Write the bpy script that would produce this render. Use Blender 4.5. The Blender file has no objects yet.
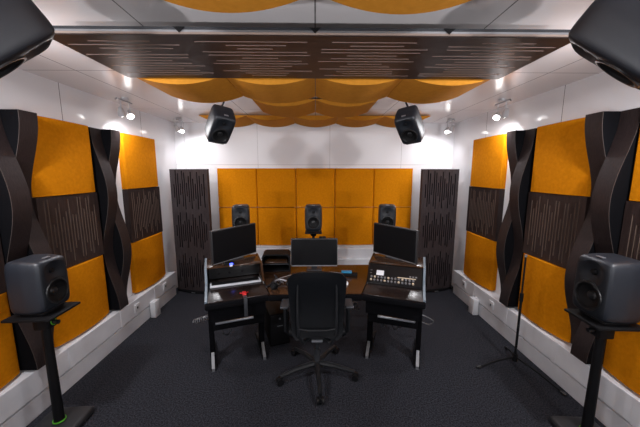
import bpy, bmesh, math, random
from mathutils import Vector, Matrix
random.seed(7)
C = bpy.context.scene.collection
S = bpy.context.scene
R = math.radians
PI = math.pi

# ---------------------------------------------------------------- camera, exposure, world, lights
cam = bpy.data.cameras.new('camera'); cam.lens = 16.0; cam.sensor_width = 36; cam.clip_start = 0.02
co = bpy.data.objects.new('camera', cam); C.objects.link(co)
co.location = (0, 0, 1.75); co.rotation_euler = (R(90-8.303), 0, R(-0.897))
S.camera = co
S.view_settings.view_transform = 'Standard'; S.view_settings.look = 'None'
S.view_settings.gamma = 1; S.view_settings.use_curve_mapping = False
S.view_settings.exposure = 0.0
w = bpy.data.worlds.new('world'); S.world = w; w.use_nodes = True
w.node_tree.nodes['Background'].inputs[0].default_value = (0.6, 0.6, 0.7, 1)
w.node_tree.nodes['Background'].inputs[1].default_value = 0.02

HC = 2.48          # ceiling height
WX = 2.12          # half width of the room
YB = 4.44          # back wall
YR = -2.6          # wall behind the camera
# spot heads: (x, y, z), aim point, watts
SPOTS = []
def spot_pair(x, y, aims, watts):
    for k, a in enumerate(aims):
        SPOTS.append(((x, y + (0.13*k if y > 0 else -0.13*k), 2.33), a, watts))
for s in (-1, 1):
    spot_pair(s*1.90, 2.93, [(s*2.1, 3.5, 1.6), (s*0.6, 1.9, 0.6)], 26)
    spot_pair(s*1.86, 3.98, [(s*1.75, 4.44, 1.75), (s*1.2, 3.2, 0.5)], 15)
    spot_pair(s*1.75, 1.05, [(s*2.1, 1.9, 1.0), (s*-0.35, 4.3, 0.9)], 58)
    spot_pair(s*1.60, -0.55, [(s*1.2, 2.6, 0.4), (s*-1.0, 2.8, 0.6)], 32)
def add_spot_light(p, a, watts):
    l = bpy.data.lights.new('spot_lamp', 'SPOT'); l.energy = watts; l.spot_size = R(125); l.spot_blend = 0.9
    l.shadow_soft_size = 0.035; l.color = (0.97, 0.965, 1.0)
    o = bpy.data.objects.new('spot_lamp', l); C.objects.link(o)
    d = (Vector(a)-Vector(p)).normalized()
    o.location = Vector(p)+d*0.06; o.rotation_euler = d.to_track_quat('-Z', 'Y').to_euler()
for p, a, wt in SPOTS: add_spot_light(p, a, wt)
FILL_UPLIGHTS = [(-1.45, -0.75, 1.12), (1.45, -0.75, 1.12)]  # unseen uplighters, added to brighten the ceiling
for p in FILL_UPLIGHTS: add_spot_light((p[0], p[1], p[2]), (0.0, 1.3, 2.9), 120)

# ---------------------------------------------------------------- materials
def mat(name, col, rough=0.6, metal=0.0, coat=0.0, emit=None, es=0, spec=0.5):
    m = bpy.data.materials.new(name); m.use_nodes = True
    b = m.node_tree.nodes['Principled BSDF']
    b.inputs['Base Color'].default_value = (*col, 1); b.inputs['Roughness'].default_value = rough
    b.inputs['Metallic'].default_value = metal; b.inputs['Coat Weight'].default_value = coat
    b.inputs['Specular IOR Level'].default_value = spec
    if emit:
        b.inputs['Emission Color'].default_value = (*emit, 1); b.inputs['Emission Strength'].default_value = es
    return m
def nodes(m): return m.node_tree.nodes, m.node_tree.links, m.node_tree.nodes['Principled BSDF']
def noisy(m, scale, c1, c2, bump=0.0, stretch=(1, 1, 1), detail=4, dist=0.02, lo=0.3, hi=0.7):
    n, l, b = nodes(m)
    tc = n.new('ShaderNodeTexCoord'); mp = n.new('ShaderNodeMapping'); mp.inputs['Scale'].default_value = stretch
    nz = n.new('ShaderNodeTexNoise'); nz.inputs['Scale'].default_value = scale; nz.inputs['Detail'].default_value = detail
    cr = n.new('ShaderNodeValToRGB'); cr.color_ramp.elements[0].color = (*c1, 1); cr.color_ramp.elements[1].color = (*c2, 1)
    cr.color_ramp.elements[0].position = lo; cr.color_ramp.elements[1].position = hi
    l.new(tc.outputs['Object'], mp.inputs[0]); l.new(mp.outputs[0], nz.inputs[0]); l.new(nz.outputs[0], cr.inputs[0])
    l.new(cr.outputs[0], b.inputs['Base Color'])
    if bump:
        bp = n.new('ShaderNodeBump'); bp.inputs['Strength'].default_value = bump; bp.inputs['Distance'].default_value = dist
        l.new(nz.outputs[0], bp.inputs['Height']); l.new(bp.outputs[0], b.inputs['Normal'])
    return m
def seamed(m, col, seamcol, rules, width=0.006, wave=0.0):
    """white panels with thin joints; rules = (axis, offset, pitch)"""
    n, l, b = nodes(m)
    tc = n.new('ShaderNodeTexCoord'); sp = n.new('ShaderNodeSeparateXYZ'); l.new(tc.outputs['Object'], sp.inputs[0])
    acc = None
    for ax, off, pitch in rules:
        a = n.new('ShaderNodeMath'); a.operation = 'SUBTRACT'; a.inputs[1].default_value = off - width/2
        l.new(sp.outputs[ax], a.inputs[0])
        f = n.new('ShaderNodeMath'); f.operation = 'FLOORED_MODULO'; f.inputs[1].default_value = pitch; l.new(a.outputs[0], f.inputs[0])
        t = n.new('ShaderNodeMath'); t.operation = 'LESS_THAN'; t.inputs[1].default_value = width; l.new(f.outputs[0], t.inputs[0])
        if acc is None: acc = t
        else:
            x = n.new('ShaderNodeMath'); x.operation = 'MAXIMUM'; l.new(acc.outputs[0], x.inputs[0]); l.new(t.outputs[0], x.inputs[1]); acc = x
    mx = n.new('ShaderNodeMix'); mx.data_type = 'RGBA'; mx.inputs['A'].default_value = (*col, 1); mx.inputs['B'].default_value = (*seamcol, 1)
    l.new(acc.outputs[0], mx.inputs['Factor']); l.new(mx.outputs['Result'], b.inputs['Base Color'])
    if wave:
        nz = n.new('ShaderNodeTexNoise'); nz.inputs['Scale'].default_value = 2.3; nz.inputs['Detail'].default_value = 1.5
        l.new(tc.outputs['Object'], nz.inputs[0])
        bp = n.new('ShaderNodeBump'); bp.inputs['Strength'].default_value = wave; bp.inputs['Distance'].default_value = 0.05
        l.new(nz.outputs[0], bp.inputs['Height']); l.new(bp.outputs[0], b.inputs['Normal'])
    return m
WHITE = (0.78, 0.77, 0.79); SEAM = (0.18, 0.17, 0.17)
M = {}
M['wall_side'] = seamed(mat('white_side_wall', WHITE, 0.14, spec=0.5), WHITE, SEAM, [(1, 2.51, 1.1)], 0.006, 0.30)
M['wall_back'] = seamed(mat('white_back_wall', WHITE, 0.32, spec=0.4), WHITE, (0.4, 0.39, 0.39), [(0, -0.88, 1.1), (2, 1.86, 3.0)], 0.005, 0.08)
M['ceiling'] = seamed(mat('white_ceiling_boards', (0.74, 0.70, 0.70), 0.22, spec=0.5), (0.74, 0.70, 0.70), SEAM, [(0, 0.0, 0.87), (1, 2.22, 1.28)], 0.007, 0.06)
M['trim'] = noisy(mat('white_trunking', (0.6, 0.6, 0.62), 0.35), 3, (0.64, 0.65, 0.69), (0.80, 0.81, 0.84), 0)
M['trimplain'] = mat('white_plastic', (0.66, 0.66, 0.68), 0.35)
M['carpet'] = noisy(mat('charcoal_carpet', (0.03, 0.03, 0.035), 0.95, spec=0.1), 100, (0.005, 0.0055, 0.008), (0.058, 0.060, 0.073), 0.9, detail=8, dist=0.01, lo=0.32, hi=0.72)
M['amber'] = noisy(mat('orange_felt', (0.6, 0.22, 0.01), 0.9, spec=0.04), 40, (0.56, 0.186, 0.003), (0.65, 0.225, 0.005), 0.25, detail=8, dist=0.006)
M['cloud'] = noisy(mat('orange_felt_cloud', (0.6, 0.22, 0.01), 0.9, spec=0.08), 30, (0.50, 0.205, 0.022), (0.57, 0.24, 0.028), 0.15, detail=6, dist=0.006)
M['darkwood'] = noisy(mat('wenge_wood', (0.03, 0.02, 0.018), 0.5, spec=0.35), 12, (0.016, 0.009, 0.008), (0.038, 0.023, 0.021), 0.12, stretch=(6, 6, 0.7), detail=6, dist=0.004)
M['darkwoodx'] = noisy(mat('wenge_wood_ceiling', (0.03, 0.02, 0.018), 0.42, spec=0.4), 12, (0.012, 0.007, 0.006), (0.028, 0.016, 0.014), 0.1, stretch=(0.7, 6, 6), detail=6, dist=0.004)
M['slotside'] = mat('raw_board_edge', (0.16, 0.11, 0.085), 0.8)
M['slotsidec'] = mat('raw_board_edge_ceiling', (0.24, 0.165, 0.14), 0.8)
M['slotback'] = mat('slot_black_backing', (0.006, 0.005, 0.006), 0.95, spec=0.1)
M['ribbon'] = noisy(mat('wenge_ribbon', (0.04, 0.025, 0.02), 0.5, spec=0.4), 30, (0.009, 0.0055, 0.0055), (0.026, 0.016, 0.016), 0.2, stretch=(6, 6, 0.5), detail=6, dist=0.004)
M['ribbonhighlight'] = mat('ribbon_edge_highlight', (0.05, 0.038, 0.034), 0.6)  # lighter colour paints the highlight along the board edges
M['black'] = mat('matt_black', (0.0045, 0.0045, 0.0055), 0.6, spec=0.2)
M['void'] = mat('black_foam', (0.004, 0.004, 0.005), 0.95, spec=0.05)
M['blackgloss'] = mat('black_satin', (0.008, 0.008, 0.009), 0.3)
M['screen'] = mat('switched_off_screen', (0.004, 0.004, 0.005), 0.38, spec=0.25)
M['bezel'] = mat('monitor_bezel', (0.02, 0.02, 0.022), 0.45)
M['spk'] = mat('graphite_cabinet', (0.013, 0.016, 0.023), 0.45, spec=0.5)
M['spkfront'] = mat('graphite_baffle', (0.009, 0.011, 0.015), 0.5, spec=0.3)
M['cone'] = mat('speaker_cone', (0.003, 0.003, 0.0035), 0.6, spec=0.2)
M['rubber'] = mat('speaker_surround', (0.012, 0.012, 0.013), 0.35)
M['silver'] = mat('silver_metal', (0.55, 0.57, 0.62), 0.3, 0.8)
M['lightgrey'] = mat('light_grey_plastic', (0.5, 0.52, 0.56), 0.35)
M['steel'] = mat('brushed_steel', (0.35, 0.36, 0.38), 0.35, 0.7)
M['gunmetal'] = mat('gunmetal', (0.045, 0.048, 0.055), 0.4, 0.3)
M['graphite'] = mat('graphite_base', (0.016, 0.017, 0.020), 0.5)
M['cheek'] = mat('blue_grey_cheek', (0.16, 0.20, 0.24), 0.4)
M['desktop'] = noisy(mat('walnut_veneer', (0.07, 0.03, 0.014), 0.2, spec=0.5), 9, (0.024, 0.011, 0.006), (0.062, 0.029, 0.014), 0, stretch=(1, 8, 8))
M['worktop'] = noisy(mat('dark_glossy_worktop', (0.02, 0.01, 0.008), 0.25, spec=0.5), 9, (0.007, 0.004, 0.004), (0.016, 0.009, 0.007), 0, stretch=(1, 8, 8))
M['mesh'] = noisy(mat('chair_mesh', (0.007, 0.008, 0.010), 0.55, spec=0.15), 200, (0.0025, 0.003, 0.004), (0.006, 0.007, 0.009), 0.2, dist=0.002)
M['chairpl'] = mat('chair_plastic', (0.010, 0.011, 0.013), 0.42)
M['green'] = mat('green_ring', (0.10, 0.42, 0.03), 0.5)
M['red'] = mat('red_plastic', (0.55, 0.02, 0.02), 0.4)
M['blue'] = mat('cyan_plastic', (0.02, 0.22, 0.42), 0.4)
M['whitepl'] = mat('white_label', (0.75, 0.76, 0.8), 0.5)
M['cream'] = mat('cream_strip', (0.55, 0.45, 0.33), 0.5)
M['led'] = mat('blue_led', (0.02, 0.03, 0.3), 0.4, emit=(0.05, 0.08, 1.0), es=5)
M['bulb'] = mat('lamp_glass', (1, 1, 1), 0.3, emit=(1.0, 0.96, 0.93), es=22)
M['lamp'] = mat('lamp_shell', (0.5, 0.5, 0.52), 0.35, 0.3)
M['beige'] = mat('panel_front_edge', (0.33, 0.25, 0.21), 0.7)

# ---------------------------------------------------------------- mesh helpers
class MB:
    def __init__(s): s.bm = bmesh.new()
    def _x(s, vs, mtx, mi, fs=None):
        if mtx is not None: bmesh.ops.transform(s.bm, matrix=mtx, verts=vs)
        for v in vs:
            for f in v.link_faces: f.material_index = mi
    def box(s, lo, hi, bev=0.0, seg=2, mtx=None, mi=0):
        r = bmesh.ops.create_cube(s.bm, size=1); vs = r['verts']
        for v in vs:
            v.co = Vector([lo[i] + (v.co[i]+0.5)*(hi[i]-lo[i]) for i in range(3)])
        if bev:
            es = list({e for v in vs for e in v.link_edges})
            r = bmesh.ops.bevel(s.bm, geom=es, offset=bev, segments=seg, profile=0.5, affect='EDGES')
            vs = list({v for f in r['faces'] for v in f.verts} | {v for v in vs if v.is_valid})
        s._x(vs, mtx, mi); return s
    def cyl(s, a, b, r1, r2=None, n=16, mi=0):
        a, b = Vector(a), Vector(b); d = b-a
        r = bmesh.ops.create_cone(s.bm, cap_ends=True, segments=n, radius1=r1, radius2=r1 if r2 is None else r2, depth=d.length)
        s._x(r['verts'], Matrix.Translation((a+b)/2) @ d.to_track_quat('Z', 'Y').to_matrix().to_4x4(), mi); return s
    def sph(s, c, r, n=12, scale=(1, 1, 1), mi=0):
        x = bmesh.ops.create_uvsphere(s.bm, u_segments=n*2, v_segments=n, radius=r)
        s._x(x['verts'], Matrix.Translation(c) @ Matrix.Diagonal((*scale, 1)), mi); return s
    def tube(s, pts, r, n=8, mi=0):
        pts = [Vector(p) for p in pts]; rings = []
        up = Vector((0, 0, 1))
        for i, p in enumerate(pts):
            t = (pts[min(i+1, len(pts)-1)]-pts[max(i-1, 0)]).normalized()
            if abs(t.dot(up)) > 0.95: up = Vector((1, 0, 0)) if abs(t.x) < 0.9 else Vector((0, 1, 0))
            a = t.cross(up).normalized(); b = a.cross(t)
            up = b
            rr = r[i] if isinstance(r, (list, tuple)) else r
            rings.append([s.bm.verts.new(p + a*math.cos(2*PI*k/n)*rr + b*math.sin(2*PI*k/n)*rr) for k in range(n)])
        for A, B in zip(rings, rings[1:]):
            for k in range(n):
                f = s.bm.faces.new((A[k], A[(k+1) % n], B[(k+1) % n], B[k])); f.material_index = mi
        for g in (rings[0], rings[-1][::-1]):
            f = s.bm.faces.new(g[::-1]); f.material_index = mi
        return s
    def lathe(s, prof, n=28, mtx=None, mi=0):
        """profile (r, z) about z"""
        rings = []; new = []
        for r, z in prof:
            if r < 1e-6: v = [s.bm.verts.new((0, 0, z))]
            else: v = [s.bm.verts.new((r*math.cos(2*PI*k/n), r*math.sin(2*PI*k/n), z)) for k in range(n)]
            rings.append(v); new += v
        for A, B in zip(rings, rings[1:]):
            for k in range(n):
                q = []
                for v in (A[k % len(A)], A[(k+1) % n % len(A)], B[(k+1) % n % len(B)], B[k % len(B)]):
                    if v not in q: q.append(v)
                if len(q) > 2: s.bm.faces.new(q)
        s._x(new, mtx, mi); return s
    def prism(s, poly, a, b, axis=1, mi=0, mtx=None):
        """poly = 2D points in the two other axes, extruded a..b along axis"""
        def mk(p, t):
            if axis == 0: return (t, p[0], p[1])
            if axis == 1: return (p[0], t, p[1])
            return (p[0], p[1], t)
        A = [s.bm.verts.new(mk(p, a)) for p in poly]; B = [s.bm.verts.new(mk(p, b)) for p in poly]
        n = len(poly)
        s.bm.faces.new(A); s.bm.faces.new(B[::-1])
        for k in range(n): s.bm.faces.new((A[k], B[k], B[(k+1) % n], A[(k+1) % n]))
        s._x(A+B, mtx, mi); return s
    def quad(s, pts, mi=0):
        f = s.bm.faces.new([s.bm.verts.new(p) for p in pts]); f.material_index = mi; return s
    def build(s, name, mats, parent=None, smooth=35, loc=None, mtx=None):
        bmesh.ops.remove_doubles(s.bm, verts=s.bm.verts, dist=1e-5)
        bmesh.ops.recalc_face_normals(s.bm, faces=s.bm.faces)
        if mtx is not None: bmesh.ops.transform(s.bm, matrix=mtx, verts=s.bm.verts)
        if smooth:
            for f in s.bm.faces: f.smooth = True
            for e in s.bm.edges:
                if len(e.link_faces) == 2 and e.calc_face_angle(0) > R(smooth): e.smooth = False
        me = bpy.data.meshes.new(name); s.bm.to_mesh(me); s.bm.free()
        for m in (mats if isinstance(mats, (list, tuple)) else [mats]): me.materials.append(m)
        o = bpy.data.objects.new(name, me); C.objects.link(o)
        if parent is not None: o.parent = parent
        if loc is not None: o.location = loc
        return o
def tag(o, label, cat, group=None):
    o['label'] = label; o['category'] = cat
    if group: o['group'] = group
    elif 'group' in o: del o['group']
    return o
def thing(name, label, cat, loc=(0, 0, 0), rz=0, group=None):
    o = bpy.data.objects.new(name, None); C.objects.link(o); o.empty_display_size = 0.1
    o.location = loc; o.rotation_euler = (0, 0, rz); return tag(o, label, cat, group)
def struct(name, mb, m):
    o = mb.build(name, m, smooth=0); o['kind'] = 'structure'; return o
KIDS = {}
def dup(root, label, group=None, loc=None, rot=None):
    def cp(o, par):
        c = o.copy(); C.objects.link(c)
        if par is not None: c.parent = par
        for ch in list(bpy.data.objects):
            if ch.parent == o: cp(ch, c)
        return c
    r = cp(root, None)
    r['label'] = label
    if group: r['group'] = group
    if loc is not None: r.location = loc
    if rot is not None: r.rotation_euler = rot
    return r
def mirror_box(a, b): return a, b

# ---------------------------------------------------------------- the room
T = 0.1
struct('floor', MB().box((-WX-T, YR-T, -T), (WX+T, YB+T, 0)), M['carpet'])
struct('ceiling', MB().box((-WX-T, YR-T, HC), (WX+T, YB+T, HC+T)), M['ceiling'])
struct('wall_left', MB().box((-WX-T, YR, 0), (-WX, YB, HC)), M['wall_side'])
struct('wall_right', MB().box((WX, YR, 0), (WX+T, YB, HC)), M['wall_side'])
struct('wall_back', MB().box((-WX-T, YB, 0), (WX+T, YB+T, HC)), M['wall_back'])
struct('wall_rear', MB().box((-WX-T, YR-T, 0), (WX+T, YR, HC)), M['wall_back'])
TX = 2.0
n = 0
for s, side in ((-1, 'left'), (1, 'right')):
    b = MB()
    def bx(x0, x1, y0, y1, z0, z1, bev=0.006):
        b.box((min(s*x0, s*x1), y0, z0), (max(s*x0, s*x1), y1, z1), bev, 2)
    bx(WX, TX+0.01, YR, 3.93, 0, 0.145)          # skirting board
    bx(WX, TX, YR, 3.93, 0.165, 0.345)           # trunking above it
    bx(WX, TX+0.035, YR, 3.93, 0.14, 0.17, 0)    # recess between the two
    for k in range(5):                         # cover joints
        y = 0.9+k*0.62
        bx(TX+0.004, TX-0.003, y, y+0.05, 0.163, 0.347, 0.002)
    struct('baseboard_'+side, b, M['trim'])
    n += 1
    b = MB(); b.box((min(s*TX, s*1.935), 3.26, 0.0), (max(s*TX, s*1.935), 3.37, 0.20), 0.006)
    j = b.build('junction_box', M['trimplain'])
    tag(j, 'white vertical junction box on the floor against the %s side trunking' % side, 'junction box')
    for k, y in enumerate((3.02, 3.62)):
        t = thing('wall_socket', 'white wall socket in the %s trunking, %s the floor junction box' % (side, ('nearer than', 'farther than')[k]), 'socket', (s*TX, y, 0.255))
        MB().box((min(0, -s*0.012), -0.045, -0.045), (max(0, -s*0.012), 0.045, 0.045), 0.004).build('face_plate', M['trimplain'], t)
        MB().box((min(-s*0.011, -s*0.014), -0.012, -0.012), (max(-s*0.011, -s*0.014), 0.012, 0.012)).build('socket_opening', M['gunmetal'], t)
b = MB(); b.box((-TX+0.003, YB-0.14, 0), (TX-0.003, YB, 0.145), 0.006); b.box((-TX+0.003, YB-0.15, 0.165), (TX-0.003, YB, 0.40), 0.006)
b.box((-TX+0.003, YB-0.10, 0.14), (TX-0.003, YB, 0.17)); b.box((-1.55, YB-0.10, 0.40), (1.55, YB, 0.56), 0.006)
struct('baseboard_back', b, M['trim'])

# ---------------------------------------------------------------- acoustic panels
def convex_panel(w, h, t, bulge, bev=0.012):
    """felt panel in the XZ plane, back at y=0, front towards -y, bulging in plan"""
    b = MB(); N = 40; prof = []
    for i in range(N+1):
        u = i/N; x = -w/2 + w*u
        edge = min(u, 1-u)*w
        y = -(t + bulge*(1-(2*u-1)**2))
        if edge < bev: y += bev*(1-math.sqrt(max(0, 1-(1-edge/bev)**2)))
        prof.append((x, y))
    poly = [(-w/2, 0)] + prof + [(w/2, 0)]
    b.prism(poly, 0, h, axis=2)
    return b
def slat_panel(w, h, t, modules=1, n=16, seed=1, slot=0.011, slotd=0.016, base=0.34):
    rnd = random.Random(seed)
    b = MB(); mh = h/modules; d = slotd
    xs = [-w/2 + w*0.07 + (w*0.86)*(i+0.5)/n for i in range(n)]
    def q(a, bb, c, dd, mi): b.quad((a, bb, c, dd), mi)
    yf = -t; yb = -t+d
    prev = -w/2
    for i, x in enumerate(xs):
        x0, x1 = x-slot/2, x+slot/2
        q((prev, yf, 0), (x0, yf, 0), (x0, yf, h), (prev, yf, h), 0)
        z = 0
        for m in range(modules):
            env = base + 0.17*math.sin(i*1.9+seed*2+m) + rnd.uniform(-0.08, 0.05)
            ln = mh*max(0.14, min(0.44, env)); c = mh*(m+0.5) + rnd.uniform(-0.04, 0.04)*mh
            z0, z1 = c-ln, c+ln
            q((x0, yf, z), (x1, yf, z), (x1, yf, z0), (x0, yf, z0), 0)
            q((x0, yf, z0), (x0, yb, z0), (x0, yb, z1), (x0, yf, z1), 1)
            q((x1, yf, z0), (x1, yb, z0), (x1, yb, z1), (x1, yf, z1), 1)
            q((x0, yf, z0), (x1, yf, z0), (x1, yb, z0), (x0, yb, z0), 1)
            q((x0, yf, z1), (x1, yf, z1), (x1, yb, z1), (x0, yb, z1), 1)
            q((x0, yb, z0), (x1, yb, z0), (x1, yb, z1), (x0, yb, z1), 2)
            z = z1
        q((x0, yf, z), (x1, yf, z), (x1, yf, h), (x0, yf, h), 0)
        prev = x1
    q((prev, yf, 0), (w/2, yf, 0), (w/2, yf, h), (prev, yf, h), 0)
    w2 = w/2
    q((-w2, yf, 0), (-w2, 0, 0), (-w2, 0, h), (-w2, yf, h), 0); q((w2, yf, 0), (w2, 0, 0), (w2, 0, h), (w2, yf, h), 0)
    q((-w2, yf, 0), (w2, yf, 0), (w2, 0, 0), (-w2, 0, 0), 0); q((-w2, yf, h), (w2, yf, h), (w2, 0, h), (-w2, 0, h), 0)
    q((-w2, 0, 0), (w2, 0, 0), (w2, 0, h), (-w2, 0, h), 0)
    # normals are set by winding below: the slots are recesses, so skip the global recalculation
    return b
def build_slat(name, b, mats, label, cat, group, loc, rot):
    bm = b.bm
    o = b.build(name, mats, smooth=0)
    o.location = loc; o.rotation_euler = rot
    return tag(o, label, cat, group)
WOOD3 = [M['darkwood'], M['slotside'], M['slotback']]
CEIL3 = [M['darkwoodx'], M['slotsidec'], M['slotback']]
M['tallwood'] = noisy(mat('wenge_wood_tall', (0.03, 0.02, 0.018), 0.5, spec=0.35), 12, (0.024, 0.017, 0.018), (0.052, 0.040, 0.042), 0.12, stretch=(6, 6, 0.7), detail=6, dist=0.004)
TALL3 = [M['tallwood'], M['slotback'], M['slotback']]

pos5 = ['leftmost of the five', 'second from the left', 'middle one of the five', 'second from the right', 'rightmost of the five']
for i in range(5):
    for row, z0, h, nm in ((0, 1.212, 0.598, 'upper'), (1, 0.61, 0.598, 'lower')):
        o = convex_panel(0.592, h-0.006, 0.055, 0.0 if row == 0 else 0.018).build('felt_panel', M['amber'])
        o.location = (-1.2+0.6*i, YB, z0)
        tag(o, 'orange felt panel, %s row on the back wall, %s' % (nm, pos5[i]), 'acoustic panel', 'orange panels on the back wall')
ysets = [(1.55, 'the stack nearest the camera'), (2.418, 'the stack between the wavy columns'), (3.475, 'the stack beyond both wavy columns')]
for s, side in ((-1, 'left'), (1, 'right')):
    rz = PI/2 if s < 0 else -PI/2
    for k, (yc, where) in enumerate(ysets):
        wd = 0.595 if k < 2 else 0.64
        for row, z0, h, nm in ((0, 1.565, 0.598, 'top'), (2, 0.366, 0.59, 'bottom')):
            o = convex_panel(wd, h, 0.055, 0.012 if row == 0 else 0.04).build('felt_panel', M['amber'])
            o.location = (s*WX, yc, z0); o.rotation_euler = (0, 0, rz)
            tag(o, 'orange felt panel, %s wall, %s of %s' % (side, nm, where), 'acoustic panel', 'orange panels on the side walls')
        b = slat_panel(wd, 0.6, 0.06, 1, 17, seed=10+k*3+(s > 0), slot=0.010, slotd=0.02, base=0.38)
        build_slat('slotted_panel', b, WOOD3, 'dark slotted wood panel, %s wall, middle of %s' % (side, where), 'acoustic panel', 'slotted panels on the side walls', (s*WX, yc, 0.96), (0, 0, rz))
# tall slotted panels in the far corners
for s, side in ((-1, 'left'), (1, 'right')):
    t = thing('tall_slotted_panel', 'tall dark slotted wooden panel standing on the floor in the far %s corner' % side, 'acoustic panel', (s*1.76, 4.03, 0), -s*R(-13))
    b = slat_panel(0.59, 1.765, 0.045, 3, 15, seed=30, slot=0.014)
    o = b.build('slotted_board', TALL3, t, smooth=0); o.location = (0, 0.02, 0.025)
    poly = [(-0.295, 0.06)] + [(-0.295+0.59*i/12, -0.03-0.05*math.sin(PI*i/12)) for i in range(13)] + [(0.295, 0.06)]
    MB().prism(poly, 0, 0.025, axis=2).build('base_plate', M['black'], t)
    MB().box((-0.03, -0.081, 0.008), (0.03, -0.078, 0.018)).build('maker_badge', M['steel'], t)
# wavy columns
def wave_block(y0, y1, phase, s, mean=0.105, amp=0.058):
    """profile depth waves with height; brown front strip, black sides"""
    N = 60; z0, z1 = 0.366, 2.16
    b = MB()
    def dep(z): return mean + amp*math.cos(2*PI*(z-0.36)/1.19 + phase)
    L = []
    for i in range(N+1):
        z = z0+(z1-z0)*i/N; x = -s*dep(z)
        L.append((x, z))
    for i in range(N):
        (xa, za), (xb, zb) = L[i], L[i+1]
        b.quad([(xa, y0, za), (xa, y1, za), (xb, y1, zb), (xb, y0, zb)], 0)
        for y in (y0, y1):
            e = s*0.004
            b.quad([(xa, y, za), (xa+e, y, za), (xb+e, y, zb), (xb, y, zb)], 1)
            b.quad([(xa+e, y, za), (0, y, za), (0, y, zb), (xb+e, y, zb)], 2)
        b.quad([(0, y0, za), (0, y1, za), (0, y1, zb), (0, y0, zb)], 2)
    for (x, z) in (L[0], L[-1]):
        b.quad([(x, y0, z), (x, y1, z), (0, y1, z), (0, y0, z)], 2)
    return b
for s, side in ((-1, 'left'), (1, 'right')):
    for (ya, nm) in ((1.858, 'near'), (2.745, 'far')):
        t = thing('wavy_column', 'dark wood wavy twisting column on the %s wall, the %s one' % (side, 'one nearer the camera' if nm == 'near' else 'far'), 'acoustic column', (s*WX, ya, 0))
        t.location.z = 0
        wave_block(0.0, 0.128, 0, s, *((0.098, 0.060) if nm == 'near' else (0.090, 0.050))).build('wave_board', [M['ribbon'], M['ribbonhighlight'], M['void']], t)
        wave_block(0.130, 0.258, PI, s, *((0.098, 0.060) if nm == 'near' else (0.090, 0.050))).build('wave_board', [M['ribbon'], M['ribbonhighlight'], M['void']], t)

# ceiling: slotted row and curved clouds
w4 = ['leftmost', 'second from the left', 'second from the right', 'rightmost']
for i in range(4):
    t = thing('slotted_ceiling_panel', 'dark slotted wooden panel hung under the ceiling, %s of the row of four' % w4[i], 'acoustic panel', (-0.9+0.6*i, 1.372, 2.35), 0, 'slotted panels under the ceiling')
    b = slat_panel(0.6, 0.6, 0.032, 1, 13, seed=50+i, slot=0.009, slotd=0.02)
    # XZ panel facing -y  ->  slots along X, facing down
    mt = Matrix(((0, 0, 1, -0.3), (0.97, 0, 0, 0.291), (0, 1, 0, 0.032), (0, 0, 0, 1)))
    b.build('slotted_board', CEIL3, t, smooth=0, mtx=mt)
    MB().box((-0.2995, -0.006, 0.004), (0.2995, 0.0, 0.012)).build('front_edge_strip', M['beige'], t)
    MB().box((-0.2995, -0.004, 0.0125), (0.2995, 0.0, 0.0215)).build('front_channel', M['steel'], t)
    MB().box((-0.2995, -0.004, 0.022), (0.2995, 0.0, 0.033)).box((-0.2995, 0.0, 0.0325), (0.2995, 0.03, 0.036)).build('shadow_gap_strip', M['gunmetal'], t)  # dark strip stands in for the shadow gap between panel and ceiling
    for x in (-0.2, 0.2): MB().cyl((x, 0.3, 0.032), (x, 0.3, HC-2.35), 0.008).build('hanger_rod', M['steel'], t)
    if i < 3:
        MB().prism([(0.274, 0.032), (0.326, 0.032), (0.30, 0.008)], -0.010, -0.0065, axis=1).build('corner_bracket', M['black'], t)
def cloud(xc, w, y0, y1, z, sag, edge, label):
    N = 20; poly = [(-w/2, edge+0.0)]
    for i in range(N+1):
        u = i/N; poly.append((-w/2+w*u, -sag*(1-(2*u-1)**2)))
    poly.append((w/2, edge))
    b = MB().prism([(p[0], p[1]) for p in poly], 0, y1-y0, axis=1)
    t = thing('ceiling_cloud', label, 'acoustic panel', (xc, y0, z), 0, 'curved orange panels under the ceiling')
    b.build('curved_body', M['cloud'], t)
    h = HC-z
    if h > edge+0.005:
        for x in (-w*0.35, w*0.35):
            MB().cyl((x, (y1-y0)/2, edge), (x, (y1-y0)/2, h), 0.008).build('hanger_rod', M['steel'], t)
lr = ['left', 'right']
for i in range(2): cloud(-0.3+0.6*i, 0.594, 0.52, 1.10, 2.37, 0.065, 0.02, 'curved orange ceiling panel at the top edge of the view, the %s one' % lr[i])
for i in range(4): cloud(-0.9+0.6*i, 0.596, 1.985, 2.50, 2.375, 0.055, 0.006, 'curved orange ceiling panel just behind the slotted row, %s of four' % w4[i])
for i in range(2): cloud(-0.3+0.6*i, 0.596, 2.84, 3.40, 2.43, 0.06, 0.006, 'curved orange felt ceiling panel in the middle row of two, the %s one' % lr[i])
for i in range(5): cloud(-1.2+0.6*i, 0.596, 3.82, 4.40, 2.467, 0.055, 0.006, 'curved orange ceiling panel along the back wall, %s' % pos5[i])

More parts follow.
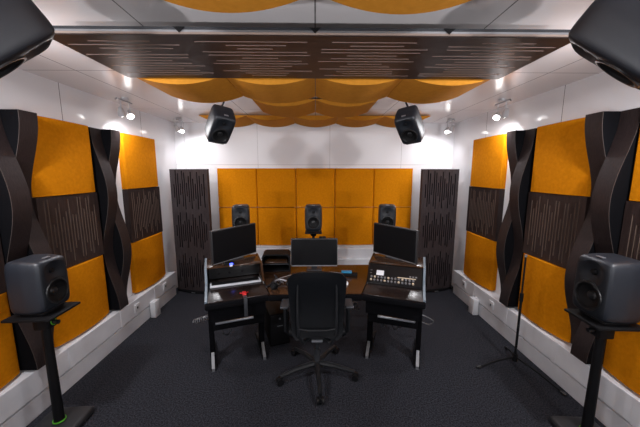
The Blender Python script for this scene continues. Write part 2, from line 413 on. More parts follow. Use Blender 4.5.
# ---------------------------------------------------------------- spot fixtures
names = {0: 'near the far wavy column', 1: 'in the far corner', 2: 'above the near wall panels', 3: 'behind the camera', 4: 'at the rear of the room'}
for k in range(0, len(SPOTS), 2):
    (p, a, _), (p2, a2, _) = SPOTS[k], SPOTS[k+1]
    side = 'left' if p[0] < 0 else 'right'
    t = thing('ceiling_spotlight', 'white ceiling spotlight with two lit heads, %s, %s' % (side, names[(k//2) % 4]), 'light', (p[0], (p[1]+p2[1])/2, HC), 0, 'ceiling spotlights')
    y2 = abs(p[1]-p2[1])/2
    MB().cyl((0, 0, -0.02), (0, 0, 0), 0.035).build('ceiling_mount', M['lamp'], t)
    MB().tube([(0, -y2-0.07, -0.045), (0, -y2-0.05, -0.03), (0, 0, -0.03), (0, y2+0.05, -0.03)], 0.007).build('bar', M['steel'], t)
    for q, aim in ((p, a), (p2, a2)):
        d = (Vector(aim)-Vector(q)).normalized()
        loc = Vector(q)-Vector(t.location)
        mt = Matrix.Translation(loc) @ d.to_track_quat('-Z', 'Y').to_matrix().to_4x4()
        h = MB().lathe([(0.0, 0.05), (0.018, 0.05), (0.024, 0.03), (0.036, -0.028), (0.033, -0.028), (0.022, 0.02), (0, 0.02)], 20, mt).cyl(loc+Vector((0, 0, 0.03)), (loc.x, loc.y, -0.03), 0.005, n=8).build('lamp_head', M['lamp'], t)
        MB().lathe([(0, -0.043), (0.016, -0.040), (0.028, -0.028), (0.0, 0.0)], 20, mt).build('bulb', M['bulb'], h)

for p in FILL_UPLIGHTS:  # bodies for the added fill lights behind the camera
    t = thing('added_fill_uplighter', 'added floor-standing fill uplighter, unseen behind the camera on the %s' % ('left' if p[0] < 0 else 'right'), 'light', (p[0], p[1], 0), 0, 'added fill uplighters')
    MB().cyl((0, 0, 0), (0, 0, 0.02), 0.13, n=28).build('base', M['black'], t)
    MB().cyl((0, 0, 0.02), (0, 0, p[2]-0.06), 0.012).build('pole', M['steel'], t)
    mt = Matrix.Translation((0, 0, p[2])) @ Vector((-p[0], 2.05, 1.78)).to_track_quat('-Z', 'Y').to_matrix().to_4x4()
    MB().lathe([(0.0, 0.07), (0.03, 0.07), (0.05, 0.03), (0.065, -0.02), (0.062, -0.02), (0.045, 0.03), (0, 0.03)], 20, mt).build('lamp_head', M['lamp'], t)
    MB().lathe([(0, 0.004), (0.03, 0.006), (0.05, 0.012), (0.0, 0.02)], 20, mt).build('bulb', M['bulb'], t)

# ---------------------------------------------------------------- loudspeakers
def make_speaker(label, group):
    """front towards -y, base at z=0, w .189 h .285 d .178"""
    t = thing('loudspeaker', label, 'speaker', group=group)
    W, H, D = 0.197, 0.297, 0.185
    # rounded, slightly barrel-shaped cabinet
    bm = bmesh.new(); bmesh.ops.create_cube(bm, size=1)
    bmesh.ops.subdivide_edges(bm, edges=bm.edges[:], cuts=15, use_grid_fill=True)
    def sq(v, n): return math.copysign(abs(v)**n, v)
    for v in bm.verts:
        p = v.co*2
        # superellipsoid-like box
        e = 9.0
        k = (abs(p.x)**e+abs(p.y)**e+abs(p.z)**e)**(1/e)
        p = p/k
        taper = 1-0.10*max(0, -p.y)**1.3*0.6-0.06*max(0, p.y)
        bul = 1-0.035*p.z**2
        v.co = Vector((p.x*W/2*taper*bul, p.y*D/2, p.z*H/2*(1-0.06*max(0, -p.y)) + H/2))
    me = bpy.data.meshes.new('cabinet'); bm.to_mesh(me); bm.free()
    for f in me.polygons:
        f.use_smooth = True
        if f.center.y < -D/2*0.90: f.material_index = 1
    me.materials.append(M['spk']); me.materials.append(M['spkfront'])
    body = bpy.data.objects.new('cabinet', me); C.objects.link(body)
    rot = Matrix.Rotation(R(90), 4, 'X')
    def cutter(zc, prof):
        b = MB().lathe(prof, 40, Matrix.Translation((0, -D/2, zc)) @ rot, mi=1)
        return b.build('cut', [M['spkfront'], M['spkfront']])
    # lathe z axis -> -y (towards the front)
    zw, zt = 0.105, 0.222
    c1 = cutter(zw, [(0, -0.030), (0.060, -0.030), (0.070, -0.004), (0.078, 0.03), (0, 0.03)])
    c2 = cutter(zt, [(0, -0.020), (0.018, -0.020), (0.045, -0.010), (0.082, 0.006), (0.082, 0.03), (0, 0.03)])
    for c in (c1, c2):
        md = body.modifiers.new('b', 'BOOLEAN'); md.operation = 'DIFFERENCE'; md.object = c; md.solver = 'EXACT'
        md.material_mode = 'TRANSFER'
    bpy.context.view_layer.update()
    dg = bpy.context.evaluated_depsgraph_get()
    me2 = bpy.data.meshes.new_from_object(body.evaluated_get(dg)); me2.name = 'cabinet'
    bpy.data.objects.remove(body); bpy.data.objects.remove(c1); bpy.data.objects.remove(c2)
    bm = bmesh.new(); bm.from_mesh(me2)
    for f in bm.faces: f.smooth = True
    for e in bm.edges:
        if len(e.link_faces) == 2 and e.calc_face_angle(0) > R(32): e.smooth = False
    bm.to_mesh(me2); bm.free()
    body = bpy.data.objects.new('cabinet', me2); C.objects.link(body); body.parent = t
    # panel joint around the cabinet
    b = MB()
    mt = Matrix.Translation((0, -D/2, zw)) @ rot
    w = MB().lathe([(0.070, -0.002), (0.066, 0.003), (0.060, 0.002), (0.056, -0.006), (0.024, -0.022), (0.0, -0.024)], 40, mt).build('woofer', M['cone'], t)
    MB().lathe([(0.074, -0.004), (0.071, 0.0035), (0.064, 0.004), (0.059, -0.003), (0.062, -0.008)], 40, mt).build('surround', M['rubber'], w)
    MB().lathe([(0.024, -0.022), (0.018, -0.014), (0.0, -0.010)], 24, mt).build('dust_cap', M['rubber'], w)
    mt = Matrix.Translation((0, -D/2, zt)) @ rot
    tw = MB().lathe([(0.016, -0.020), (0.012, -0.010), (0, -0.007)], 24, mt).build('tweeter', M['black'], t)
    MB().box((-0.018, -D/2+0.03, H-0.002), (0.018, -D/2+0.045, H+0.0012)).build('badge', M['silver'], t)
    MB().box((-0.07, -0.06, -0.012), (0.07, 0.06, 0.004), 0.005).build('foot_pad', M['black'], t)
    return t
spk0 = make_speaker('x', 'loudspeakers on stands behind the desk')
def aim_rot(frm, to, up=Vector((0, 0, 1))):
    d = (Vector(to)-Vector(frm)).normalized()            # -y axis of the object
    y = -d; x = y.cross(up).normalized(); z = x.cross(y)
    return Matrix((x, y, z)).transposed().to_euler()
# three behind the desk
bs = [(-0.85, 'left'), (-0.025, 'middle'), (0.82, 'right')]
first = True
def place(label, group, loc, rot, centred=False):
    global first
    if first:
        o = spk0; first = False; o['label'] = label; o['group'] = group
    else: o = dup(spk0, label, group)
    if centred:
        E = Matrix(); 
        m = rot.to_matrix().to_4x4(); loc = Vector(loc) - (m @ Vector((0, 0, 0.148)))
    o.location = loc; o.rotation_euler = rot
    return o
G1 = 'loudspeakers on stands behind the desk'
YS = 3.22
for x, nm in bs:
    lab = 'dark grey two-way loudspeaker on a stand before the back wall, the %s of three' % nm
    place(lab, G1, (x, YS, 1.085), aim_rot((x, YS, 0), (x*0.55, 1.0, 0)))
    t = thing('speaker_stand', 'black speaker stand behind the desk, under the %s back loudspeaker' % nm, 'stand', (x, YS, 0), 0, 'speaker stands behind the desk')
    MB().box((-0.095, -0.09, 1.058), (0.095, 0.09, 1.072), 0.004).build('top_plate', M['black'], t)
    MB().cyl((0, 0, 0.04), (0, 0, 1.058), 0.016).cyl((0, 0, 1.02), (0, 0, 1.058), 0.03, 0.045).build('pole', M['black'], t)
    MB().cyl((0.02, 0.0, 0.98), (0.055, 0, 0.98), 0.008).build('knob', M['black'], t)
    MB().cyl((0, 0, 0), (0, 0, 0.025), 0.15, n=32).cyl((0, 0, 0.02), (0, 0, 0.06), 0.03).build('base', M['black'], t)
# on floor stands at the sides
for s, side in ((-1, 'left'), (1, 'right')):
    x, y = (-1.765, 1.76) if s < 0 else (1.78, 1.62)
    zt = 0.862 if s < 0 else 0.855
    rot = aim_rot((x, y, 0), (0.0, 1.85 if s < 0 else 1.72, 0))
    sp = place('dark grey two-way loudspeaker on the big floor stand by the %s wall' % side, 'loudspeakers on floor stands beside the walls', (x, y, zt+0.0145), rot)
    sp.scale = [1.15]*3 if s < 0 else [1.27]*3
    t = thing('speaker_stand', 'black floor stand with a heavy square base by the %s wall' % side, 'stand', (x, y, 0), rot[2], 'floor stands beside the walls')
    MB().box((-0.125, -0.14, zt-0.016), (0.125, 0.14, zt), 0.004).build('top_plate', M['black'], t)
    MB().cyl((0, 0, 0.06), (0, 0, zt-0.016), 0.030, 0.024, n=20).build('pole', M['black'], t)
    cl = MB().box((-0.04, -0.045, zt-0.12), (0.04, 0.045, zt-0.03), 0.01).build('clamp', M['black'], t)
    MB().cyl((0, -0.05, zt-0.08), (0, -0.085, zt-0.08), 0.014).build('knob', M['blackgloss'], cl)
    MB().lathe([(0.033, -0.004), (0.037, -0.004), (0.037, 0.004), (0.033, 0.004), (0.033, -0.004)], 24, Matrix.Translation((0, 0, 0.066))).build('ring', M['green'], t)
    if s < 0:
        mt = Matrix.Translation((-0.0, -0.048, zt-0.075)) @ Matrix.Rotation(R(90), 4, 'X')
        MB().tube([(0.02*math.cos(i*0.4), -0.05-0.004*i/8, zt-0.075+0.022*math.sin(i*0.4)) for i in range(15)], 0.003).build('cable_tie', M['green'], t)
    MB().box((-0.135, -0.145, 0), (0.135, 0.145, 0.055), 0.025, 3).build('base', M['graphite'], t)
# hung from the ceiling
def bracket(t, p):
    """p = speaker centre relative to the ceiling mount"""
    MB().cyl((0, 0, -0.012), (0, 0, 0), 0.045, n=24).build('ceiling_mount', M['steel'], t)
    MB().tube([(0, 0, -0.01), (0, 0, p.z*0.25), (p.x*0.5, p.y*0.5, p.z*0.45), (p.x, p.y, p.z*0.72)], 0.009).build('arm', M['gunmetal'], t)
for s, side in ((-1, 'left'), (1, 'right')):
    for (cx, cy, cz, tgt, nm, off) in ((0.845, 2.62, 2.16, (0.05, 1.25, 0.55), 'far', (0.02, 0.20)), (0.96, 0.90, 2.15, (0.0, 1.95, 0.65), 'near', (0.06, -0.10))):
        c = Vector((s*cx, cy, cz))
        rot = aim_rot(c, (s*tgt[0], tgt[1], tgt[2]))
        if nm == 'far': rot = (rot.to_matrix() @ Matrix.Rotation(s*R(-10), 3, 'Y')).to_euler()
        place('dark grey loudspeaker hanging from the ceiling, %s %s corner of the view' % (('top' if nm == 'near' else 'far'), side) if nm == 'near' else 'dark grey loudspeaker hanging tilted under the ceiling, above the %s desk monitor' % side,
              'loudspeakers hanging from the ceiling', c, rot, True)
        mx = Vector((s*(cx+off[0]), cy+off[1], HC))
        t = thing('speaker_bracket', 'metal ceiling bracket holding the %s %s hanging loudspeaker' % (nm, side), 'bracket', mx, 0, 'ceiling speaker brackets')
        bracket(t, c-mx)

# ---------------------------------------------------------------- desk
desk = thing('studio_desk', 'three-part black and walnut studio desk with angled rack wings in the middle of the room', 'desk', (0, 2.5, 0))
DL = Vector((0, 2.5, 0))
TH = R(20)
def wing_mtx(s):
    """(u,v,z): u from the outer front corner inwards, v back"""
    O = Vector((-0.852, 2.12, 0)) - DL
    m = Matrix(((math.cos(TH), -math.sin(TH), 0, O.x), (math.sin(TH), math.cos(TH), 0, O.y), (0, 0, 1, 0), (0, 0, 0, 1)))
    if s > 0: m = Matrix.Diagonal((-1, 1, 1, 1)) @ m
    return m
WW = 0.485
for s in (-1, 1):
    mt = wing_mtx(s)
    def P(mb, name, m, parent=desk): return mb.build(name, m, parent, mtx=mt)
    P(MB().box((0, 0.0, 0.705), (WW, 0.70, 0.73), 0.003), 'wing_top', M['worktop'])
    P(MB().box((-0.02, -0.02, 0.672), (WW+0.01, 0.03, 0.722), 0.012, 3), 'front_rail', M['void'])
    prof = [(0.02, 0.66), (0.02, 0.735), (0.34, 0.760), (0.40, 0.875), (0.70, 0.895), (0.70, 0.66)]
    P(MB().prism(prof, -0.020, 0.0, axis=0), 'side_cheek', M['cheek'])
    P(MB().prism([(0.30, 0.73), (0.34, 0.760), (0.40, 0.875), (0.70, 0.895), (0.70, 0.73)], WW, WW+0.018, axis=0), 'side_cheek', M['desktop'])
    P(MB().box((0.0, 0.40, 0.873), (WW, 0.70, 0.889), 0.003), 'monitor_shelf', M['desktop'])
    P(MB().box((0.0, 0.68, 0.73), (WW, 0.70, 0.873)), 'back_panel', M['black'])
    P(MB().box((0.02, 0.06, 0.53), (WW-0.02, 0.12, 0.70)), 'apron', M['void'])
    P(MB().box((0.03, 0.12, 0.42), (WW-0.03, 0.55, 0.50), 0.004), 'cable_tray', M['void'])
    P(MB().box((0.05, 0.10, 0.482), (WW-0.12, 0.118, 0.50), 0.004), 'tray_rail', M['silver'])
    for u in (0.012, WW-0.02):
        lg = P(MB().box((u-0.022, 0.30, 0.03), (u+0.022, 0.40, 0.705), 0.004), 'leg', M['void'])
        f = MB().prism([(0.21, 0.0), (0.21, 0.022), (0.30, 0.07), (0.40, 0.07), (0.66, 0.022), (0.66, 0.0)], u-0.022, u+0.022, axis=0)
        f = P(f, 'foot', M['black'], lg)
        P(MB().prism([(0.19, 0.0), (0.19, 0.028), (0.296, 0.12), (0.296, 0.06), (0.21, 0.0)], u-0.013, u+0.013, axis=0), 'foot_cap', M['steel'], lg)
# centre top between the wings
ci = 0.852-WW*math.cos(TH)       # inner front corner |x|
cyf = 2.12+WW*math.sin(TH)-2.5
bi = ci+0.70*math.sin(TH)        # back inner corner
cyb = cyf+0.70*math.cos(TH)
poly = [(-ci+0.01, cyf+0.0)] + [(-ci+2*ci*i/10, cyf+0.0-0.02*math.sin(PI*i/10)*0) for i in range(1, 10)] + [(ci-0.01, cyf), (bi-0.03, cyb-0.02), (bi-0.03, cyb+0.10), (-bi+0.03, cyb+0.10), (-bi+0.03, cyb-0.02)]
MB().prism(poly, 0.70, 0.728, axis=2).build('centre_top', M['desktop'], desk)
MB().box((-ci, cyf-0.025, 0.672), (ci, cyf+0.02, 0.722), 0.012, 3).build('front_rail', M['void'], desk)
MB().box((-0.42, cyf+0.25, 0.60), (0.42, cyf+0.29, 0.70)).build('cross_beam', M['black'], desk)
def wing_pt(s, u, v, z=0.73):
    p = wing_mtx(s) @ Vector((u, v, z)); return p + DL

# monitors
def make_monitor(label, w, h, loc, rz, base_h, bottom='bezel'):
    t = thing('monitor', label, 'monitor', loc, rz, 'computer monitors on the desk')
    z0 = base_h
    MB().box((-w/2, -0.012, z0), (w/2, 0.022, z0+h), 0.004).build('housing', M['bezel'], t)
    MB().box((-w/2+0.008, -0.0135, z0+0.012), (w/2-0.008, -0.011, z0+h-0.008)).build('screen', M['screen'], t)
    MB().box((-w/2+0.002, -0.0145, z0+0.001), (w/2-0.002, -0.010, z0+(0.0125 if bottom == 'silver' else 0.008))).build('bottom_strip', M['silver' if bottom == 'silver' else 'steel'], t)
    MB().box((-0.03, 0.022, 0.01), (0.03, 0.04, z0+h*0.6), 0.004).build('stand_neck', M['gunmetal'], t)
    MB().box((-0.08, -0.03, 0), (0.08, 0.11, 0.007), 0.003).build('stand_base', M['gunmetal'], t)
    return t
mL0, mL1 = Vector((-0.958, 2.54, 0)), Vector((-0.66, 2.98, 0))
c = (mL0+mL1)/2+Vector((0.01, 0, 0)); ang = math.atan2(mL1.y-mL0.y, mL1.x-mL0.x)
ang_ = R(54)
make_monitor('black computer monitor on the left desk wing, turned towards the chair', 0.53, 0.32, (c.x, c.y, 0.8895), ang_, 0.008)
make_monitor('black computer monitor on the right desk wing, turned towards the chair', 0.53, 0.32, (-c.x-0.015, c.y, 0.8895), -ang_, 0.008)
cm = make_monitor('black computer monitor with a silver lower strip in the centre behind the chair', 0.484, 0.296, (-0.015, 2.88, 0.728), 0, 0.045, 'silver')
wc = thing('webcam', 'small black webcam on the top edge of the centre monitor', 'webcam', (0.07, 2.88, 0.728+0.045+0.296+0.001))
MB().box((-0.035, -0.015, 0.0), (0.035, 0.02, 0.018), 0.006, 3).build('housing', M['black'], wc)
MB().cyl((0, -0.018, 0.009), (0, -0.013, 0.009), 0.007).build('lens', M['blackgloss'], wc)

# left wing: rack gear
rz = TH
p = wing_pt(-1, 0.25, 0.58)
t = thing('rack_unit', 'black rack device inside the left desk wing, under the monitor', 'rack device', p, rz)
MB().box((-0.23, -0.06, 0.002), (0.23, 0.09, 0.11), 0.004).build('case', M['black'], t)
MB().box((-0.235, -0.066, 0.004), (0.235, -0.06, 0.108)).build('front_plate', M['blackgloss'], t)
for x in (-0.15, -0.05, 0.07): MB().cyl((x, -0.074, 0.055), (x, -0.066, 0.055), 0.012).build('knob', M['black'], t)
p = wing_pt(-1, 0.20, 0.425, 0.8895)
t = thing('signal_box', 'small dark box with a glowing blue light on the left wing shelf edge', 'device', p, rz)
MB().box((-0.045, -0.025, 0), (0.045, 0.025, 0.026), 0.004).build('case', M['black'], t)
MB().box((0.0, -0.0275, 0.004), (0.03, -0.025, 0.020)).build('light', M['led'], t)
MB().box((0.0, -0.026, -0.012), (0.026, -0.024, 0.002)).build('tag', M['whitepl'], t)
p = wing_pt(-1, 0.245, 0.335, 0.7305)
t = thing('keyboard', 'slim silver keyboard on the left desk wing in front of the rack opening', 'keyboard', p, rz)
MB().box((-0.225, -0.045, 0), (0.225, 0.06, 0.016), 0.006, 3).build('body', M['lightgrey'], t)
MB().box((-0.21, -0.02, 0.015), (0.21, 0.05, 0.019), 0.002).build('keys', M['black'], t)
p = wing_pt(-1, 0.29, 0.06, 0.7305)
t = thing('cable_clamp', 'small red clamp with a dark strap hanging over the left wing front edge', 'clamp', p, rz)
MB().box((-0.016, -0.03, 0), (0.016, 0.03, 0.02), 0.005).build('clamp_body', M['red'], t)
MB().tube([(-0.032, 0.03, 0.006), (-0.01, 0.0, 0.012), (0.012, 0.0, 0.012), (0.034, 0.03, 0.006)], 0.0045).build('handle', M['red'], t)
MB().box((-0.014, -0.095, -0.15), (0.014, -0.088, 0.006), 0.002).box((-0.014, -0.092, 0.002), (0.014, -0.025, 0.008)).build('strap', M['gunmetal'], t)

# right wing: console with knobs
p = wing_pt(1, 0.25, 0.31)
t = thing('mixing_console', 'black control console with rows of small knobs on the right desk wing', 'mixing console', (p.x, p.y, 0.7305), -TH)
MB().prism([(-0.06, 0), (-0.06, 0.018), (0.085, 0.138), (0.20, 0.138), (0.20, 0)], -0.24, 0.24, axis=0).build('case', M['blackgloss'], t)
sl = math.atan2(0.120, 0.145)
def on_slope(x, f, lift=0.0):
    return Matrix.Translation((x, -0.06+0.145*f, 0.018+0.120*f)) @ Matrix.Rotation(sl, 4, 'X') @ Matrix.Translation((0, 0, lift))
for r_ in range(2):
    for k in range(13):
        x = -0.205+k*0.031
        mm = on_slope(x, 0.10+0.17*r_)
        MB().lathe([(0.010, 0.0), (0.010, 0.008), (0.007, 0.014), (0, 0.014)], 12, mm).build('knob', M['silver' if (k*3+r_) % 4 else 'cream'], t)
for k in range(3):
    MB().box((-0.008, -0.006, 0), (0.008, 0.006, 0.004), mtx=on_slope(0.14+k*0.025, 0.48)).build('button', M['steel'], t)
for k in range(2):
    MB().box((-0.009, -0.003, 0), (0.009, 0.003, 0.004), mtx=on_slope(-0.215, 0.48+0.16*k)).build('button', M['steel'], t)
MB().box((-0.034, -0.026, 0), (0.034, 0.026, 0.006), 0.002, mtx=on_slope(-0.13, 0.52)).build('display', M['whitepl'], t)
MB().box((0.03, -0.004, 0), (0.19, 0.004, 0.005), mtx=on_slope(0, 0.37)).build('label_strip', M['cream'], t)

# centre desk items
t = thing('headphones', 'black and silver headphones lying on the centre desk beside the left wing', 'headphones', (-0.30, 2.44, 0.729), R(25))
MB().tube([(-0.085+0.17*i/14, 0.02+0.09*math.sin(PI*i/14), 0.018+0.012*math.sin(PI*i/14)) for i in range(15)], 0.008).build('headband', M['silver'], t)
for sx in (-1, 1):
    e = MB().cyl((sx*0.085, 0, 0.004), (sx*0.06, -0.015, 0.045), 0.036, 0.030, n=20).build('ear_cup', M['black'], t)
    MB().lathe([(0.032, 0), (0.036, 0.008), (0.026, 0.014), (0.018, 0.010)], 20, Matrix.Translation((sx*0.062, -0.013, 0.040)) @ Matrix.Rotation(-sx*R(40), 4, 'Y')).build('ear_pad', M['blackgloss'], e)
def curve_pts(pts, n=8):
    out = []
    P_ = [Vector(p) for p in pts]
    for i in range(len(P_)-1):
        p0, p1, p2, p3 = P_[max(i-1, 0)], P_[i], P_[i+1], P_[min(i+2, len(P_)-1)]
        for k in range(n):
            t_ = k/n
            out.append(0.5*((2*p1)+(-p0+p2)*t_+(2*p0-5*p1+4*p2-p3)*t_*t_+(-p0+3*p1-3*p2+p3)*t_**3))
    out.append(P_[-1]); return out
tag(MB().tube(curve_pts([(-0.30, 2.52, 0.734), (-0.36, 2.60, 0.734), (-0.30, 2.68, 0.734), (-0.12, 2.80, 0.734), (0.02, 2.76, 0.734), (0.14, 2.80, 0.734), (0.26, 2.76, 0.734)]), 0.0045).build('cable', M['silver']), 'thin silver cable curling over the centre desk below the monitor', 'cable')
tag(MB().tube(curve_pts([(-0.44, 2.42, 0.735), (-0.40, 2.52, 0.74), (-0.38, 2.60, 0.75), (-0.40, 2.66, 0.76), (-0.35, 2.58, 0.735), (-0.33, 2.49, 0.735), (-0.37, 2.42, 0.735)]), 0.006).build('cable', M['gunmetal']), 'tangled dark cable at the inner end of the left desk wing', 'cable')
t = thing('storage_case', 'black round-cornered open case at the back left of the centre desk', 'case', (-0.415, 2.93, 0.7285), R(3))
b = MB()
b.box((-0.145, -0.10, 0), (0.145, 0.10, 0.012), 0.003); b.box((-0.145, 0.088, 0.0), (0.145, 0.10, 0.165))
arch = []
for i in range(9): a = PI-PI/2*i/8; arch.append((-0.105+0.04*math.cos(a), 0.145+0.04*math.sin(a)))
for i in range(9): a = PI/2-PI/2*i/8; arch.append((0.105+0.04*math.cos(a), 0.145+0.04*math.sin(a)))
outer = [(-0.145, 0)] + arch + [(0.145, 0)]
inner = [(x*0.91, max(0.0, z-0.012)) for x, z in outer]
for i in range(len(outer)-1):
    A, B_, A2, B2 = outer[i], outer[i+1], inner[i], inner[i+1]
    b.quad([(A[0], -0.1, A[1]), (B_[0], -0.1, B_[1]), (B_[0], 0.1, B_[1]), (A[0], 0.1, A[1])])
    b.quad([(A2[0], -0.1, A2[1]), (B2[0], -0.1, B2[1]), (B2[0], 0.09, B2[1]), (A2[0], 0.09, A2[1])])
    b.quad([(A[0], -0.1, A[1]), (B_[0], -0.1, B_[1]), (B2[0], -0.1, B2[1]), (A2[0], -0.1, A2[1])])
b.build('shell', M['black'], t)
MB().box((-0.132, -0.098, 0.075), (0.132, 0.088, 0.083)).build('inner_shelf', M['gunmetal'], t)
MB().box((-0.12, -0.09, 0.085), (0.12, 0.085, 0.105), 0.008).build('brown_insert', M['desktop'], t)
t = thing('interface_box', 'small black box with a bright blue top at the right of the centre desk', 'device', (0.325, 2.72, 0.728), R(-8))
MB().box((-0.05, -0.035, 0), (0.09, 0.035, 0.025), 0.005).build('case', M['black'], t)
MB().box((-0.07, -0.02, 0.025), (0.035, 0.035, 0.042), 0.006).build('blue_cover', M['blue'], t)
t = thing('computer_mouse', 'white computer mouse on the centre desk right of the chair back', 'mouse', (0.275, 2.50, 0.7275), R(10))
MB().sph((0, 0, 0.008), 0.04, 10, (0.62, 1, 0.55)).build('mouse_body', M['whitepl'], t)
MB().cyl((-0.004, -0.02, 0.028), (0.004, -0.02, 0.028), 0.006, n=10).build('scroll_wheel', M['gunmetal'], t)

# under the desk
t = thing('computer_tower', 'black computer tower on the floor under the inner end of the left wing', 'computer', (-0.43, 2.86, 0), R(20))
MB().box((-0.10, -0.20, 0.012), (0.10, 0.22, 0.35), 0.008).build('case', M['black'], t)
MB().box((-0.09, -0.206, 0.03), (0.09, -0.20, 0.34), 0.003).build('front_panel', M['blackgloss'], t)
MB().box((-0.03, -0.209, 0.22), (0.03, -0.205, 0.228)).build('disc_slot', M['steel'], t)
MB().cyl((0.0, -0.21, 0.30), (0.0, -0.205, 0.30), 0.010).build('power_button', M['steel'], t)
for sx in (-1, 1):
    for sy in (-1, 1): MB().cyl((sx*0.08, 0.01+sy*0.17, 0), (sx*0.08, 0.01+sy*0.17, 0.013), 0.012, n=10).build('foot', M['black'], t)
def coil(a, b, r, turns, n=12):
    a, b = Vector(a), Vector(b); d = (b-a).normalized(); u = d.cross(Vector((0, 0, 1))).normalized(); v = u.cross(d)
    return [a+(b-a)*i/(turns*n)+(u*math.cos(2*PI*i/n)+v*math.sin(2*PI*i/n))*r for i in range(turns*n+1)]
q = wing_pt(-1, 0.02, 0.52, 0.36)
tag(MB().tube(coil((q.x-0.20, q.y+0.06, 0.27), (q.x+0.02, q.y, 0.37), 0.022, 9), 0.004, n=6).build('coiled_cable', M['steel']), 'grey coiled cable sagging outside the left desk leg', 'cable')
tag(MB().tube(coil((0.27, 2.70, 0.42), (0.43, 2.72, 0.40), 0.035, 8), 0.0045, n=6).build('coiled_cable', M['steel']), 'grey coiled cable between the chair and the right desk leg', 'cable')
q = wing_pt(1, 0.0, 0.5, 0.36)
tag(MB().tube(curve_pts([(q.x-0.06, q.y, 0.40), (q.x+0.05, q.y-0.02, 0.36), (q.x+0.13, q.y+0.0, 0.30), (q.x+0.10, q.y+0.05, 0.24), (q.x-0.02, q.y+0.05, 0.30), (q.x-0.10, q.y+0.03, 0.38)]), 0.005).build('cable', M['steel']), 'grey cable loop hanging outside the right desk leg', 'cable')
rnd = random.Random(3)
for s, side in ((-1, 'left'), (1, 'right')):
    for k in range(3):
        pts = []
        u0 = 0.05+0.11*k
        for j in range(5):
            w_ = wing_pt(s, u0+0.06*j*rnd.uniform(0.5, 1.1), 0.30+rnd.uniform(-0.05, 0.1), 0.415 if j in (0, 4) else 0.36-rnd.uniform(0, 0.07))
            pts.append(w_)
        tag(MB().tube(curve_pts(pts, 6), 0.0055, n=6).build('cable', M['gunmetal']), 'dark cable looping down from the tray under the %s desk wing' % side, 'cable', 'cables under the %s desk wing' % side)

# ---------------------------------------------------------------- office chair
ch = thing('office_chair', 'black mesh-back office chair on a five-star base in front of the desk', 'chair', (0.01, 2.27, 0))
def backshell(w0, w1, z0, z1, t0, yf, N=14):
    b = MB(); rows = []
    for i in range(N+1):
        f = i/N; z = z0+(z1-z0)*f
        hw = (w0+(w1-w0)*min(1, f*1.4))/2
        cr = 0.035
        for e in (f, 1-f):
            dz = e*(z1-z0)
            if dz < cr: hw -= cr*(1-math.sqrt(max(0, 1-(1-dz/cr)**2)))
        row = []
        for j in range(13):
            u = j/12*2-1
            row.append((u*hw, yf(f) + 0.045*(-(u*u)), z))
        rows.append(row)
    for sgn in (0, 1):
        for i in range(N):
            for j in range(12):
                ps = [rows[i][j], rows[i][j+1], rows[i+1][j+1], rows[i+1][j]]
                b.quad([(p[0], p[1]+(t0 if sgn else 0), p[2]) for p in ps])
    for i in range(N):
        for j in (0, 12):
            a, c_ = rows[i][j], rows[i+1][j]
            b.quad([a, c_, (c_[0], c_[1]+t0, c_[2]), (a[0], a[1]+t0, a[2])])
    for i in (0, N):
        for j in range(12):
            a, c_ = rows[i][j], rows[i][j+1]
            b.quad([a, c_, (c_[0], c_[1]+t0, c_[2]), (a[0], a[1]+t0, a[2])])
    return b
# back leans slightly; lumbar region bulges forward (+y towards the desk)
yf = lambda f: -0.20 + 0.045*math.sin(PI*min(1, f*1.1)) - 0.035*f
backshell(0.385, 0.435, 0.465, 1.01, 0.022, yf).build('backrest', M['mesh'], ch)
for sx in (-1, 1):
    MB().tube([(sx*0.145, -0.232, 0.96), (sx*0.150, -0.225, 0.80), (sx*0.150, -0.228, 0.62), (sx*0.145, -0.235, 0.50), (sx*0.11, -0.20, 0.42), (sx*0.05, -0.10, 0.41)], [0.006, 0.008, 0.010, 0.012, 0.013, 0.013]).build('back_strut', M['chairpl'], ch)
MB().tube([(-0.15, -0.232, 0.555), (-0.07, -0.240, 0.545), (0.07, -0.240, 0.545), (0.15, -0.232, 0.555)], 0.007).build('lumbar_bar', M['chairpl'], ch)
MB().box((-0.235, -0.17, 0.44), (0.235, 0.27, 0.50), 0.028, 4).build('seat', M['mesh'], ch)
MB().box((-0.09, -0.13, 0.375), (0.09, 0.10, 0.44), 0.015).build('tilt_mechanism', M['chairpl'], ch)
MB().box((-0.045, -0.150, 0.385), (0.045, -0.128, 0.405), 0.006).build('lever', M['silver'], ch)
for sx in (-1, 1):
    a = MB().tube([(sx*0.09, -0.06, 0.42), (sx*0.22, -0.07, 0.41), (sx*0.255, -0.08, 0.45), (sx*0.257, -0.08, 0.68)], [0.014, 0.014, 0.016, 0.018]).build('armrest_post', M['chairpl'], ch)
    MB().box((sx*0.257-0.035, -0.17, 0.68), (sx*0.257+0.035, -0.012, 0.705), 0.011, 3).build('arm_pad', M['gunmetal'], a)
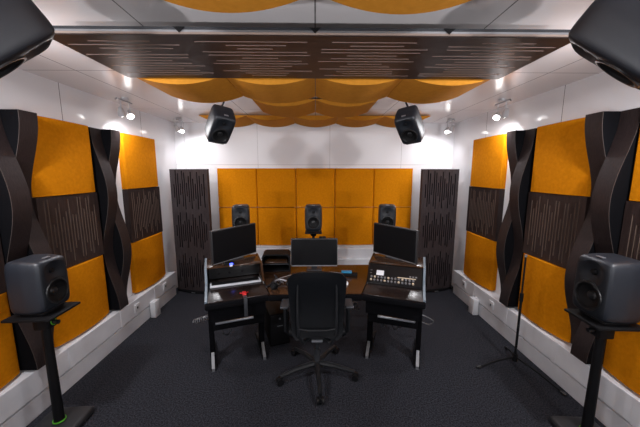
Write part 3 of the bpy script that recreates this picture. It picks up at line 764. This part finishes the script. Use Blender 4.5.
MB().cyl((0, 0, 0.10), (0, 0, 0.24), 0.028).cyl((0, 0, 0.22), (0, 0, 0.38), 0.016).build('gas_column', M['gunmetal'], ch)
MB().cyl((0, 0, 0.075), (0, 0, 0.13), 0.045, 0.035, n=20).build('hub', M['chairpl'], ch)
for k in range(5):
    a = R(-86+72*k); d = Vector((math.cos(a), math.sin(a), 0)); pr = Vector((-d.y, d.x, 0))
    lg = MB().tube([d*0.02+Vector((0, 0, 0.105)), d*0.18+Vector((0, 0, 0.098)), d*0.33+Vector((0, 0, 0.072))], [0.024, 0.020, 0.014]).build('leg', M['chairpl'], ch)
    cs = MB()
    for sg in (-1, 1): cs.cyl(d*0.335+pr*sg*0.012+Vector((0, 0, 0.028)), d*0.335+pr*sg*0.028+Vector((0, 0, 0.028)), 0.028, n=18)
    cs.box((-0.028, -0.010, 0.03), (0.028, 0.010, 0.062), 0.004, mtx=Matrix.Translation(d*0.335) @ Matrix.Rotation(a, 4, 'Z'))
    cs.build('caster', M['blackgloss'], lg)

# ---------------------------------------------------------------- microphone stand
ms = thing('microphone_stand', 'thin black microphone stand with tripod feet by the right wall', 'microphone stand', (1.80, 2.33, 0))
MB().cyl((0, 0, 0.09), (0, 0, 0.66), 0.010).build('lower_pole', M['black'], ms)
MB().cyl((0, 0, 0.64), (0, 0, 1.03), 0.007).build('upper_pole', M['black'], ms)
MB().cyl((0, 0, 0.63), (0, 0, 0.70), 0.015).build('clutch', M['black'], ms)
MB().cyl((0, 0, 0.06), (0, 0, 0.13), 0.022, n=14).build('hub', M['black'], ms)
MB().cyl((0, 0, 1.03), (0, 0, 1.05), 0.010, n=12).build('thread', M['steel'], ms)
for (tx, ty) in ((-0.34, -0.02), (0.165, -0.34), (0.10, 0.26)):
    lg = MB().tube([(0, 0, 0.10), (tx*0.5, ty*0.5, 0.065), (tx, ty, 0.012)], 0.008).build('leg', M['black'], ms)
    MB().cyl((tx*0.93, ty*0.93, 0.017), (tx*1.04, ty*1.04, 0.012), 0.0118, n=10).build('rubber_foot', M['blackgloss'], lg)
